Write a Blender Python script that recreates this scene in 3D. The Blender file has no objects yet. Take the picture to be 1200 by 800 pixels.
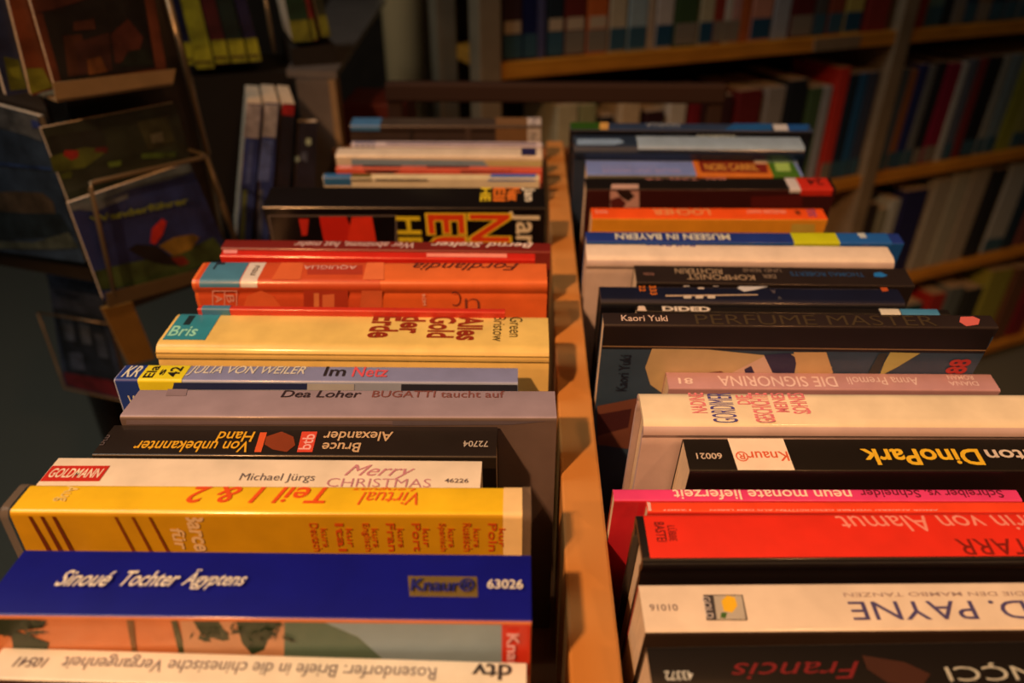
import bpy, bmesh, math, random
from mathutils import Vector, Matrix
random.seed(4)
SC = bpy.context.scene
COL = SC.collection
Z0 = 1.05                      # height of the book spines above the floor
CAM_H = 0.21
PITCH, YAW, FPX = math.radians(30.4), math.radians(1.6), 880.0
# ------------------------------------------------------------------ camera
cd = bpy.data.cameras.new('camera'); cam = bpy.data.objects.new('camera', cd); COL.objects.link(cam)
cam.location = (0, 0, Z0 + CAM_H); cam.rotation_euler = (math.pi/2 - PITCH, 0, YAW)
cd.sensor_width = 36; cd.lens = 36*FPX/1200; cd.clip_start = 0.01
cd.dof.use_dof = True; cd.dof.focus_distance = 0.36; cd.dof.aperture_fstop = 5.8
SC.camera = cam
# ------------------------------------------------------------------ world, lamps, exposure
w = bpy.data.worlds.new('world'); SC.world = w; w.use_nodes = True
w.node_tree.nodes['Background'].inputs[0].default_value = (1, .5, .22, 1)
w.node_tree.nodes['Background'].inputs[1].default_value = 0.022
SC.view_settings.view_transform = 'Standard'; SC.view_settings.look = 'None'
SC.view_settings.exposure = 0.0; SC.view_settings.gamma = 1; SC.view_settings.use_curve_mapping = False
LCOL = (1, .55, .235)
WARM = (1, .44, .155)          # tungsten light
def lamp(name, kind, loc, target, energy, color=WARM, size=.1, cone=None, blend=.5):
    l = bpy.data.lights.new(name, kind); l.energy = energy; l.color = color
    if kind == 'AREA': l.size = size
    else: l.shadow_soft_size = size
    if cone: l.spot_size = math.radians(cone); l.spot_blend = blend
    o = bpy.data.objects.new(name, l); COL.objects.link(o); o.location = loc
    d = Vector(target) - Vector(loc); o.rotation_euler = d.to_track_quat('-Z', 'Y').to_euler(); return o
lamp('reading_lamp', 'SPOT', (-.80, -.95, Z0+1.55), (0.06, .30, Z0), 222, size=.05, cone=40, blend=1.0)
lamp('shelf_fill', 'AREA', (0.3, .2, Z0+1.6), (0.5, 1.2, Z0-.2), 1.4, size=.5)  # weak fill light added for the shelves behind the trolley
lamp('second_lamp', 'SPOT', (.85, -1.0, Z0+1.5), (0.1, .30, Z0), 26, size=.05, cone=40, blend=1.0)
lamp('floor_fill', 'AREA', (-1.3, .2, 2.85), (-1.0, .5, 0), 11, color=(1, .95, .8), size=.8)  # neutral fill light added above the left to lift the carpet

# ------------------------------------------------------------------ pixel -> point helpers
FWD = Vector((-math.sin(YAW)*math.cos(PITCH), math.cos(YAW)*math.cos(PITCH), -math.sin(PITCH)))
RGT = Vector((math.cos(YAW), math.sin(YAW), 0)); UPV = RGT.cross(FWD); CP = Vector((0, 0, Z0+CAM_H))
def ray(x, y): return FWD + RGT*((x-600)/FPX) - UPV*((y-400)/FPX)
def plane(x, y, p, n):
    d = ray(x, y); return CP + d*((p-CP).dot(n)/d.dot(n))
def hitz(x, y, z): return plane(x, y, Vector((0, 0, z)), Vector((0, 0, 1)))
def colpx(q): q = q-CP; return 600+FPX*q.dot(RGT)/q.dot(FWD)
def along(p, d, px, lo=-3, hi=6):
    for _ in range(50):
        m = (lo+hi)/2
        q = p+d*m
        if (q-CP).dot(FWD) <= 0.01: lo = m; continue
        if colpx(q) < px: lo = m
        else: hi = m
    return m
# ------------------------------------------------------------------ materials
def lin(v): v = v/255; return v/12.92 if v <= .04045 else ((v+.055)/1.055)**2.4
def ob(r, g, b, k=1.0):
    """surface colour seen as (r,g,b) under the warm lamp -> its own colour"""
    return tuple(min(.86, max(.003, lin(c)/l/k)) for c, l in zip((r, g, b), LCOL))
MC = {}
def mat(c, rough=.42, coat=.25, noise=.06, scale=60., bump=.02, metal=0., spec=.5, coord='Object', wood=False):
    key = (tuple(round(v, 4) for v in c), rough, coat, noise, scale, bump, metal, wood)
    if key in MC: return MC[key]
    m = bpy.data.materials.new('surface'); m.use_nodes = True; nt = m.node_tree; b = nt.nodes['Principled BSDF']
    b.inputs['Roughness'].default_value = rough; b.inputs['Coat Weight'].default_value = coat
    b.inputs['Coat Roughness'].default_value = .13; b.inputs['Metallic'].default_value = metal
    tc = nt.nodes.new('ShaderNodeTexCoord'); n = nt.nodes.new('ShaderNodeTexNoise'); n.inputs['Scale'].default_value = scale
    n.inputs['Detail'].default_value = 4
    mp = nt.nodes.new('ShaderNodeMapping'); nt.links.new(tc.outputs['Object'], mp.inputs[0]); nt.links.new(mp.outputs[0], n.inputs['Vector'])
    cr = nt.nodes.new('ShaderNodeValToRGB')
    c2 = tuple(max(0, v*(1-noise*2)) for v in c); c1 = tuple(min(.9, v*(1+noise)) for v in c)
    cr.color_ramp.elements[0].color = (*c2, 1); cr.color_ramp.elements[1].color = (*c1, 1)
    cr.color_ramp.elements[0].position = .3; cr.color_ramp.elements[1].position = .7
    nt.links.new(n.outputs['Fac'], cr.inputs[0]); nt.links.new(cr.outputs[0], b.inputs['Base Color'])
    if wood: mp.inputs['Scale'].default_value = wood
    if bump:
        bp = nt.nodes.new('ShaderNodeBump'); bp.inputs['Strength'].default_value = bump; bp.inputs['Distance'].default_value = .002
        nt.links.new(n.outputs['Fac'], bp.inputs['Height']); nt.links.new(bp.outputs[0], b.inputs['Normal'])
    MC[key] = m; return m
def ink(c, rough=.5): return mat(c, rough, .2, .04, 90, 0)
def glass_film():
    m = bpy.data.materials.new('clear_film'); m.use_nodes = True; nt = m.node_tree; b = nt.nodes['Principled BSDF']
    b.inputs['Base Color'].default_value = (.55, .47, .4, 1); b.inputs['Roughness'].default_value = .12
    b.inputs['Alpha'].default_value = .2; b.inputs['Coat Weight'].default_value = .5; return m
FILM = glass_film()
PAGE = mat((.74, .66, .54), .8, 0, .16, 400, .25)
def page_mat(c=(.74, .66, .54)):
    return mat(c, .8, 0, .16, 260, .3, wood=(1, 14, .2))
def wood_mat(c, sc, rough=.45, coat=.15): return mat(c, rough, coat, .16, 9, .05, wood=sc)
# ------------------------------------------------------------------ mesh helpers
def mesh_obj(name, verts, faces, mats, parent=None, fm=None, smooth=False):
    me = bpy.data.meshes.new(name); me.from_pydata([tuple(v) for v in verts], [], faces)
    for m in (mats if isinstance(mats, (list, tuple)) else [mats]): me.materials.append(m)
    if fm:
        for p, i in zip(me.polygons, fm): p.material_index = i
    if smooth:
        for p in me.polygons: p.use_smooth = True
    me.update(); o = bpy.data.objects.new(name, me); COL.objects.link(o)
    if parent is not None: o.parent = parent
    return o
def box_vf(x0, x1, y0, y1, z0, z1):
    v = [(x0,y0,z0),(x1,y0,z0),(x1,y1,z0),(x0,y1,z0),(x0,y0,z1),(x1,y0,z1),(x1,y1,z1),(x0,y1,z1)]
    return v, [(0,3,2,1),(4,5,6,7),(0,1,5,4),(1,2,6,5),(2,3,7,6),(3,0,4,7)]
def box(name, x0, x1, y0, y1, z0, z1, m, parent=None, bev=0.0, seg=2):
    v, f = box_vf(x0, x1, y0, y1, z0, z1)
    if bev:
        bm = bmesh.new(); vs = [bm.verts.new(c) for c in v]
        for q in f: bm.faces.new([vs[i] for i in q])
        bmesh.ops.bevel(bm, geom=bm.edges[:], offset=bev, segments=seg, affect='EDGES', profile=.5)
        me = bpy.data.meshes.new(name); bm.to_mesh(me); bm.free(); me.materials.append(m)
        o = bpy.data.objects.new(name, me); COL.objects.link(o)
        if parent is not None: o.parent = parent
        return o
    return mesh_obj(name, v, f, m, parent)
def slab(name, pts, n, thick, m, parent=None, bev=0):
    """polygon pts (3D, front side) given thickness backwards along -n"""
    k = len(pts); v = [Vector(p) for p in pts]+[Vector(p)-n*thick for p in pts]
    f = [tuple(range(k)), tuple(range(2*k-1, k-1, -1))]+[(i, i+k, (i+1) % k+k, (i+1) % k) for i in range(k)]
    o = mesh_obj(name, v, f, m, parent)
    bm = bmesh.new(); bm.from_mesh(o.data); bmesh.ops.recalc_face_normals(bm, faces=bm.faces)
    if bev: bmesh.ops.bevel(bm, geom=bm.edges[:], offset=bev, segments=2, affect='EDGES')
    bm.to_mesh(o.data); bm.free(); return o
def tube(name, pts, rad, m, parent=None, closed=False, n=8):
    vs = []; fs = []; P = [Vector(p) for p in pts]; k = len(P)
    for i, p in enumerate(P):
        a = P[(i-1) % k] if (i or closed) else p; b = P[(i+1) % k] if (i < k-1 or closed) else p
        t = (b-a).normalized(); s = t.cross(Vector((0, 0, 1)))
        if s.length < .1: s = t.cross(Vector((1, 0, 0)))
        s.normalize(); q = t.cross(s)
        for j in range(n):
            an = 2*math.pi*j/n; vs.append(p+s*math.cos(an)*rad+q*math.sin(an)*rad)
    for i in range(k if closed else k-1):
        for j in range(n):
            a = i*n+j; b = i*n+(j+1) % n; c = ((i+1) % k)*n+(j+1) % n; d = ((i+1) % k)*n+j
            fs.append((a, b, c, d))
    if not closed: fs += [tuple(range(n-1, -1, -1)), tuple(range((k-1)*n, k*n))]
    return mesh_obj(name, vs, fs, m, parent, smooth=True)
def thing(name, label, cat, loc=(0,0,0), rot=(0,0,0), group=None, kind=None):
    o = bpy.data.objects.new(name, None); COL.objects.link(o); o.location = loc; o.rotation_euler = rot
    o.empty_display_size = .02; tag(o, label, cat, group, kind); return o
def tag(o, label=None, cat=None, group=None, kind=None):
    if label: o['label'] = label
    if cat: o['category'] = cat
    if group: o['group'] = group
    if kind: o['kind'] = kind
    return o
# ------------------------------------------------------------------ lettering
TC = {}
def glyphs(s, bold=0.0, shear=0.0):
    key = (s, bold, shear)
    if key in TC: return TC[key]
    c = bpy.data.curves.new('lettering', 'FONT'); c.body = s; c.offset = bold; c.shear = shear; c.resolution_u = 3; c.fill_mode = 'FRONT'
    o = bpy.data.objects.new('lettering', c); COL.objects.link(o); bpy.context.view_layer.update()
    me = bpy.data.meshes.new_from_object(o.evaluated_get(bpy.context.evaluated_depsgraph_get()))
    v = [(p.co.x, p.co.y) for p in me.vertices]; f = [tuple(p.vertices) for p in me.polygons]
    bpy.data.objects.remove(o); bpy.data.curves.remove(c); bpy.data.meshes.remove(me)
    xs = [a for a, _ in v]; ys = [b for _, b in v]
    x0, x1, y0, y1 = min(xs), max(xs), min(ys), max(ys)
    r = ([((a-x0)/(x1-x0), (b-y0)/(y1-y0)) for a, b in v], f); TC[key] = r; return r

# ------------------------------------------------------------------ structure
carpet = mat((.18, .205, .185), .95, 0, .25, 300, .3)
o = box('floor', -4, 5, -2.5, 5, -.05, 0, carpet); o['kind'] = 'structure'
plaster = mat((.10, .085, .07), .9, 0, .1, 12, .05)
for nm, b in (('wall_back', (-4, 5, 5, 5.1, 0, 3.2)), ('wall_left', (-4.1, -4, -2.5, 5.1, 0, 3.2)), ('wall_right', (5, 5.1, -2.5, 5.1, 0, 3.2))):
    o = box(nm, *b, plaster); o['kind'] = 'structure'

# ------------------------------------------------------------------ the book cart
beech = wood_mat(ob(208, 118, 44), (1.2, .14, 1)); beech_d = wood_mat((.30, .13, .05), (.2, 1.2, 1)); dark_wood = wood_mat((.020, .006, .004), (.15, 1, 1), .75, 0)
cart = thing('book_cart', 'orange beech wood book trolley with a divider between two rows of books', 'book trolley', (0.03, .5, 0))
def cb(name, x0, x1, y0, y1, z0, z1, m, bev=.002):
    return box(name, x0-.03, x1-.03, y0-.5, y1-.5, z0, z1, m, cart, bev)
TF = Z0-.15
cb('divider', .0165, .0365, .02, .905, TF, Z0-.04, beech, .0015)
cb('bottom_board', -.246, .30, .02, .905, TF-.02, TF-.0002, beech_d)
cb('side_board', -.246, -.228, .02, .905, TF, Z0-.09, beech_d); cb('side_board', .282, .30, .02, .905, TF, Z0-.09, beech_d)
cb('end_board', -.246, .30, .905, .925, TF-.02, Z0-.052, beech_d); cb('end_board', -.246, .30, 0, .02, TF-.02, Z0-.08, beech_d)
cb('lower_shelf', -.246, .30, .03, .90, .25, .268, beech_d)
cb('end_rail', -.175, .225, .906, .924, Z0+.004, Z0+.026, dark_wood, .003)
for x in (-.165, .215): cb('rail_post', x-.009, x+.009, .909, .921, Z0-.0525, Z0+.005, dark_wood)
for x in (-.236, .29):
    for y in (.03, .895):
        cb('leg', x-.016, x+.016, y-.016, y+.016, .09, TF-.02, beech_d)
        bm = bmesh.new(); bmesh.ops.create_cone(bm, cap_ends=True, segments=20, radius1=.045, radius2=.045, depth=.025, matrix=Matrix.Translation((x-.03, y-.5, .045)) @ Matrix.Rotation(math.pi/2, 4, 'Y'))
        me = bpy.data.meshes.new('wheel'); bm.to_mesh(me); bm.free(); me.materials.append(dark_wood); q = bpy.data.objects.new('wheel', me); COL.objects.link(q); q.parent = cart

# ------------------------------------------------------------------ books in the trolley
LAY = [0]
RIGHT_Y = {(413,137):137.5,(413,165):166,(397,172):173,(395,193):195,(380,203):204,(318,218):219,(265,280):284,(262,292):296,(240,305):306,(234,357):361,(212,363):367,(148,427):430,
 (165,455):456.5,(135,497):499,(70,535):539,(38,566):569,(30,643):649,(5,757):775,(668,143):145,(672,155):157,(686,187):188,(685,208):208,(692,243):244,(686,271):273,(686,282):285,
 (743,310):314,(702,332):335,(745,358):362,(706,366):369,(780,435):437.5,(748,455):457,(800,513):513,(718,572):572.5,(757,587):587,(745,602):599,(748,683):679,(757,757):748}
def book(label, px, z, th, spine, cover=None, back=None, pages=(.74, .66, .54), hard=False, r=.0012, bands=(), prints=(), texts=(), group=None, rough=.42, coat=.3, t=None, name='book', film=0, stay=0.0):
    xl, xr, yb, yf = px; th = math.radians(th); cover = cover or spine; back = back or cover
    Z = Z0+z
    yr = RIGHT_Y.get((xl, yb), yb)
    P = hitz(xl, yb, Z); D = hitz(xr, yr, Z)-P; L = D.length; rz = math.atan2(D.y, D.x)
    R = Matrix.Rotation(rz, 3, 'Z') @ Matrix.Rotation(th, 3, 'X'); XA = R @ Vector((1, 0, 0)); N = R @ Vector((0, 0, 1)); V = R @ Vector((0, -1, 0))
    Q = plane((xl+xr)/2, yf+(yr-yb)/2, P, N); T = (Q-P).dot(V)
    W = (z+.15-T*abs(math.sin(th)))/math.cos(th)-.001
    t = t or (.0024 if hard else .0005)
    root = thing(name, label, 'book', rot=(th, 0, rz), group=group)
    root.location = P - R @ Vector((-L/2, T/2, W))
    # outer profile from front bottom over the spine to back bottom
    pts = [(-T/2, 0.0)]
    if hard:
        g = min(.0012, T*.05)
        pts += [(-T/2, W-.013), (-T/2+g*.5, W-.0105), (-T/2+g, W-.009), (-T/2+g*.5, W-.007), (-T/2, W-.0055)]
    r = min(r, T*.45)
    arc = 6
    for i in range(arc+1):
        a = math.pi/2*i/arc; pts.append((-T/2+r-r*math.cos(a), W-r+r*math.sin(a)))
    pts += [(-y, zz) for y, zz in pts[::-1]]
    ins = []
    for i, p in enumerate(pts):
        a = Vector(pts[max(i-1, 0)]); b = Vector(pts[min(i+1, len(pts)-1)]); d = (b-a).normalized(); ins.append((p[0]+d.y*t, p[1]-d.x*t))
    k = len(pts); v = []; f = []; fm = []
    for x in (-L/2, L/2):
        v += [(x, a, b) for a, b in pts]+[(x, a, b) for a, b in ins]
    for i in range(k-1):
        zz = (pts[i][1]+pts[i+1][1])/2; yy = (pts[i][0]+pts[i+1][0])/2
        mi = 0 if (zz > W-r-.0001 and abs(yy) < T/2-r*.3+1e-6) or zz > W-r*.3 else (1 if yy < 0 else 2)
        f.append((i, i+2*k, i+1+2*k, i+1)); fm.append(mi)
        f.append((i+k, i+1+k, i+1+3*k, i+3*k)); fm.append(mi)
        f.append((i, i+1, i+1+k, i+k)); fm.append(mi); f.append((i+2*k, i+3*k, i+1+3*k, i+1+2*k)); fm.append(mi)
    f += [(0, k, 3*k, 2*k), (k-1, 3*k-1, 4*k-1, 2*k-1)]; fm += [1, 2]
    cv = mesh_obj('cover', v, f, [mat(spine, rough, coat), mat(cover, rough, coat), mat(back, rough, coat)], root, fm)
    for p in cv.data.polygons: p.use_smooth = True
    try: cv.data.set_sharp_from_angle(angle=math.radians(35))
    except Exception: pass
    e = .003 if hard else .0004
    box('page_block', -L/2+e, L/2-e, -T/2+t*1.2, T/2-t*1.2, .0005+(.003 if hard else 0), W-t-.0012, page_mat(pages), root)
    Nc = V      # outward normal of the front cover
    PF = P+V*T
    eps = [.00022]
    def uv_s(x, y): q = plane(x, y, P, N)-P; return q.dot(XA), q.dot(V)
    def uv_c(x, y): q = plane(x, y, PF, Nc)-PF; return q.dot(XA), -q.dot(N)
    def hz(vv):
        d = min(vv, T-vv)
        return 0 if d >= r else r-math.sqrt(max(0, r*r-(r-max(d, 0))**2))
    def put(face, pts2, e):
        out = []
        for u, q in pts2:
            u = min(max(u, .0003), L-.0003)
            if face == 's':
                q = min(max(q, .4*r), T-.4*r); out.append((u-L/2, T/2-q, W+e))
            else:
                q = min(max(q, r*.9), W-.002)
                if hard and q < .013: q = max(q, .0)
                out.append((u-L/2, -T/2-e, W-q))
        return out
    for bd in bands:                                     # printed band or sticker folded over the spine
        xa, xb, row, c = bd[:4]; df = bd[4] if len(bd) > 4 else 0; nm = bd[5] if len(bd) > 5 else 'spine_label'
        va = bd[6] if len(bd) > 6 else None
        u0 = uv_s(xa, row)[0]; u1 = uv_s(xb, row)[0]; u0 = max(u0, 0); u1 = min(u1, L)
        pr = []
        for y, zz in pts:
            if y < 0 and zz < W-r-.0004:
                if df and zz > W-df: pr.append((y, zz))
            elif y > 0 and zz < W-r-.0004: pass
            else: pr.append((y, zz))
        if df: pr.insert(0, (-T/2, W-df))
        if va: pr = [(y, zz) for y, zz in pr if T/2-y >= va[0]*T-1e-6 and T/2-y <= va[1]*T+1e-6] or pr; pr = [(T/2-va[1]*T, W-hz(va[1]*T))]+pr+[(T/2-va[0]*T, W-hz(va[0]*T))] if va[1] < 1 else pr+[(T/2-va[0]*T, W-hz(va[0]*T))]
        eps[0] += .00002; vv = []
        for i, p in enumerate(pr):
            a = Vector(pr[max(i-1, 0)]); b = Vector(pr[min(i+1, len(pr)-1)]); d = (b-a).normalized(); y = p[0]-d.y*eps[0]; zz = p[1]+d.x*eps[0]
            vv += [(u0-L/2, y, zz), (u1-L/2, y, zz)]
        ff = [(2*i, 2*i+1, 2*i+3, 2*i+2) for i in range(len(pr)-1)]
        mesh_obj(nm, vv, ff, ink(c), root, smooth=True)
    if prints:
        sv = []; sf = []
        for pr_ in prints:
            face, pp, c = pr_[:3]; eps[0] += .00002
            q = put(face, [(uv_s if face == 's' else uv_c)(*a) for a in pp], eps[0])
            if len(pr_) > 3: sf.append(tuple(range(len(sv), len(sv)+len(q)))); sv += q; sm = ink(c)
            else: mesh_obj('cover_print', q, [tuple(range(len(q)))], ink(c), root)
        if sv: mesh_obj('leaf_print', sv, sf, sm, root)['kind'] = 'stuff'
    byc = {}
    for tx in texts:
        s, face, x0, y0, x1, y1, rot, c = tx[:8]; bold = tx[8] if len(tx) > 8 else 0; sh = tx[9] if len(tx) > 9 else 0
        fn = uv_s if face == 's' else uv_c; xm, ym = (x0+x1)/2, (y0+y1)/2
        u0 = fn(x0, ym)[0]; u1 = fn(x1, ym)[0]; w0 = fn(xm, y0)[1]; w1 = fn(xm, y1)[1]
        if face == 's': w0 = max(w0, min(r*.8, T*.12)); w1 = min(w1, T-min(r*.6, T*.1))
        gv, gf = glyphs(s, bold*.6, sh); eps[0] += .00001; out = []
        for a, b in gv:
            if rot == 180: a2, b2 = 1-a, b            # a2: left->right, b2: top(back)->bottom(front)
            elif rot == 0: a2, b2 = a, 1-b
            elif rot == -90: a2, b2 = b, a            # reads towards the viewer
            else: a2, b2 = 1-b, 1-a                   # +90 reads away from the viewer
            out.append((u0+(u1-u0)*a2, w0+(w1-w0)*b2))
        q = put(face, out, eps[0]); vv, ff = byc.setdefault((c, len(byc)), ([], [])); n0 = len(vv); vv += q; ff += [tuple(i+n0 for i in p) for p in gf]
    for (c, _), (vv, ff) in byc.items():
        mesh_obj('lettering', vv, ff, ink(c), root)
    if film:
        x0, x1 = -L/2-film, L/2+film; g = .0010; yy = T/2+g; zz = W+g; rr = .004; pr = [(-yy, W-.10), (-yy, zz-rr)]
        pr += [(-yy+rr-rr*math.cos(a*math.pi/10), zz-rr+rr*math.sin(a*math.pi/10)) for a in range(1, 6)]; pr += [(-a, b) for a, b in pr[::-1]]
        for xa_, xb_ in ((x0, -L/2-.0002), (L/2+.0002, x1)):
            vv = []
            for a, b in pr: vv += [(xa_, a, b), (xb_, a, b)]
            mesh_obj('clear_sleeve', vv, [(2*i, 2*i+1, 2*i+3, 2*i+2) for i in range(len(pr)-1)], FILM, root, smooth=True)
    return root
exec_books = True
BLK = ob(26, 17, 10); WHT = ob(232, 190, 142); CRM = ob(226, 178, 116); RED = ob(214, 40, 18); TEAL = ob(60, 110, 100); YEL = ob(224, 178, 20)
GL = 'books in the left row of the trolley'; GR = 'books in the right row of the trolley'
def leaves(cx, cy, w_, h_, n, c):
    out = []
    for i in range(n):
        x = cx+random.gauss(0, w_*.4); y = cy+random.gauss(0, h_*.4); a = random.uniform(0, 6.28); l = random.uniform(5, 10); q = random.uniform(1.6, 3)
        dx, dy = math.cos(a), math.sin(a)*.6
        out.append(('c', [(x-dx*l, y-dy*l), (x-dy*q, y+dx*q), (x+dx*l, y+dy*l), (x+dy*q, y-dx*q)], c, 1))
    return out
# ---- left row, far to near
book('brown woodgrain hardcover, last in the left row with small teal label at its end', (413, 634, 137, 147), .007, 10, ob(62, 42, 26), ob(58, 36, 22), hard=True, r=.003, group=GL,
     bands=[(413, 447, 141, ob(62, 92, 98), .006)],
     prints=[('c', [(581, 149), (618, 149), (618, 166), (581, 166)], ob(120, 72, 32)), ('c', [(618, 149), (634, 149), (634, 168), (618, 168)], ob(190, 150, 110)),
             ('s', [(581, 137), (618, 137), (618, 148), (581, 148)], ob(116, 70, 32)), ('s', [(618, 137), (634, 137), (634, 148), (618, 148)], ob(190, 150, 110)),
             ('c', [(480, 149), (484, 149), (484, 166), (480, 166)], ob(46, 30, 18)), ('c', [(545, 149), (552, 149), (552, 166), (545, 166)], ob(74, 48, 30))],
     texts=[('N', 's', 622, 139, 630, 146, -90, ob(90, 70, 60)), ('N', 'c', 621, 156, 629, 163, -90, ob(90, 70, 60))])
book('thin cream book with purple line along its spine and blue printed label', (413, 635, 165, 170), -.003, 10, ob(196, 152, 118), ob(196, 152, 118), group=GL,
     prints=[('s', [(452, 167.5), (628, 168.5), (628, 170), (452, 169)], ob(70, 40, 60))],
     texts=[('IIIII', 's', 417, 166, 439, 170, 0, ob(50, 60, 80), .02), ('IIII', 'c', 417, 171, 439, 173, 0, ob(50, 60, 80), .02)])
book('thick cream book with dark blue square near its right end', (397, 635, 172, 182), .001, 10, ob(214, 166, 112), ob(214, 166, 112), r=.003, group=GL,
     prints=[('s', [(611, 173), (628, 173), (628, 183), (611, 183)], ob(34, 26, 48)), ('c', [(412, 186), (566, 188), (574, 196), (412, 194)], ob(128, 128, 112)), ('c', [(566, 188), (635, 188), (635, 196), (574, 196)], ob(200, 156, 84))])
book('thin red book with dark streaks along its spine', (395, 635, 193, 197), -.007, 10, ob(196, 72, 40), ob(206, 74, 42), group=GL,
     prints=[('s', [(397, 194), (412, 194), (412, 197), (397, 197)], ob(220, 120, 90)), ('s', [(425, 193.5), (470, 194), (470, 196), (425, 196)], ob(60, 24, 14)), ('s', [(500, 194), (550, 194), (550, 197), (500, 197)], ob(90, 30, 20)),
             ('c', [(425, 198), (470, 199), (460, 203), (430, 202)], ob(60, 24, 14)), ('c', [(540, 198), (600, 198), (600, 201), (540, 202)], ob(100, 40, 24))])
book('picture book with blue ends and a cream spine, atop black book', (380, 632, 203, 208), -.009, 10, ob(210, 164, 98), ob(214, 168, 110), group=GL,
     bands=[(380, 412, 205, ob(46, 84, 96), .008)],
     prints=[('s', [(412, 203.5), (435, 203.5), (435, 208), (412, 208)], ob(90, 66, 20)), ('s', [(576, 203.5), (628, 203.5), (628, 208), (574, 208)], ob(36, 84, 120)),
             ('c', [(572, 208), (628, 208), (627, 212), (572, 212)], ob(36, 84, 120)), ('c', [(440, 209), (470, 207), (500, 209), (503, 212), (440, 212)], ob(50, 32, 20)),
             ('c', [(412, 208), (436, 208), (436, 212), (412, 212)], ob(80, 58, 18))])
book('glossy black book with a red picture and sideways red and yellow title', (318, 638, 218, 243), .007, 14, ob(14, 8, 6), ob(14, 8, 6), group=GL, r=.002, rough=.3, coat=.6,
     prints=[('c', [(314, 252), (465, 252), (465, 253.2), (314, 253.2)], ob(120, 90, 66)), ('c', [(463.5, 252), (465, 252), (465, 300), (463.5, 300)], ob(120, 90, 66)), ('c', [(314, 252), (315.5, 252), (312.5, 300), (311, 300)], ob(120, 90, 66)),
             ('c', [(374, 253.5), (406, 253.5), (414, 275), (404, 300), (384, 300), (378, 275)], ob(206, 30, 14)), ('c', [(412, 254), (436, 253.5), (444, 300), (404, 300)], ob(226, 44, 18)), ('c', [(350, 256), (362, 256), (360, 275), (354, 276)], ob(200, 36, 18))],
     texts=[('Jan', 's', 611, 220, 627, 236, -90, ob(222, 180, 150), .03), ('Nex', 's', 594, 220, 610, 236, -90, ob(222, 100, 24), .05), ('Ell', 's', 578, 220, 592, 236, -90, ob(216, 96, 20), .05), ('HE', 's', 563, 220, 575, 236, -90, ob(214, 160, 20), .05),
            ('Jan', 'c', 596, 247, 632, 290, -90, ob(230, 190, 160), .03), ('NE', 'c', 549, 249, 600, 310, -90, ob(236, 170, 30), .075), ('NE', 'c', 552, 251, 597, 308, -90, ob(226, 56, 14), .02),
            ('EU', 'c', 500, 249, 548, 310, -90, ob(236, 170, 30), .075), ('EU', 'c', 503, 251, 545, 308, -90, ob(226, 56, 14), .02), ('HE', 'c', 466, 253, 494, 292, -90, ob(224, 170, 24), .04)])
book('dark red paperback with small upside-down white italic title', (265, 645, 280, 291), .003, 10, ob(112, 22, 12), ob(128, 34, 20), r=.0015, group=GL,
     texts=[('Wer abnimmt, hat mehr', 's', 345, 282, 485, 290, 180, ob(214, 160, 120), 0, .3), ('Bernd Stelter', 's', 505, 281, 625, 290, 180, ob(220, 170, 130), .02, .3)])
book('thin bright red glossy book with painted pink highlight in front of dark red paperback', (262, 627, 292, 300), .007, 10, ob(206, 34, 16), ob(206, 34, 16), r=.0015, group=GL, rough=.25, coat=.8,
     prints=[('s', [(262, 293), (278, 293), (278, 297), (262, 297)], ob(226, 120, 90)), ('s', [(455, 292.5), (560, 294), (560, 295.5), (455, 294)], ob(150, 40, 26)), ('s', [(500, 297), (594, 297.5), (594, 302), (500, 301)], ob(236, 120, 80))])  # long pink strip is a highlight painted onto the spine
book('orange hardcover with teal and white labels at its left end', (240, 640, 305, 330), .010, 6, ob(226, 92, 32), ob(214, 82, 26), hard=True, r=.004, group=GL, rough=.35, coat=.6,
     bands=[(240, 450, 311, ob(196, 64, 22), .04, 'cover_print'), (244, 290, 312, ob(66, 102, 96)), (291, 310, 312, ob(210, 170, 124))],
     prints=[('s', [(360, 311), (425, 311), (425, 322), (360, 322)], ob(168, 46, 20)), ('s', [(430, 308), (450, 308), (450, 328), (425, 328)], ob(222, 96, 40)), ('s', [(330, 308), (356, 308), (352, 328), (318, 328)], ob(212, 84, 32)),
             ('c', [(290, 346), (306, 340), (320, 346), (330, 360), (285, 360)], ob(222, 88, 36)), ('c', [(356, 340), (408, 340), (408, 360), (356, 360)], ob(170, 48, 20)), ('c', [(368, 343), (374, 343), (374, 360), (368, 360)], ob(220, 110, 50)), ('c', [(378, 345), (392, 344), (392, 360), (378, 360)], ob(214, 96, 44)),
             ('c', [(424, 340), (448, 340), (448, 360), (422, 360)], ob(208, 84, 36)), ('c', [(249, 340), (277, 340), (277, 341), (249, 341)], ob(226, 140, 100)), ('c', [(263, 340), (264, 340), (264, 360), (263, 360)], ob(226, 140, 100)), ('c', [(249, 340), (250, 340), (250, 360), (249, 360)], ob(226, 140, 100)), ('c', [(277, 340), (278, 340), (278, 360), (277, 360)], ob(226, 140, 100))],
     texts=[('Fordlandia', 's', 484, 306, 608, 317, 180, ob(96, 34, 20), 0, .4), ('AQUIGLIA', 's', 356, 311, 418, 316, 180, ob(226, 150, 110)), ('nau', 's', 296, 312, 302, 323, -90, ob(60, 40, 30)),
            ('A', 'c', 252, 345, 261, 354, -90, ob(226, 140, 100)), ('B', 'c', 266, 345, 275, 354, -90, ob(226, 140, 100)), ('C', 'c', 530, 341, 540, 358, 180, ob(70, 30, 26), -.035), ('n', 'c', 545, 349, 562, 364, 0, ob(120, 50, 30), -.035), ('ROM', 'c', 495, 344, 499, 357, -90, ob(236, 170, 130)), ('L', 's', 252, 308, 262, 316, -90, ob(30, 34, 34), .03)])
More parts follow.
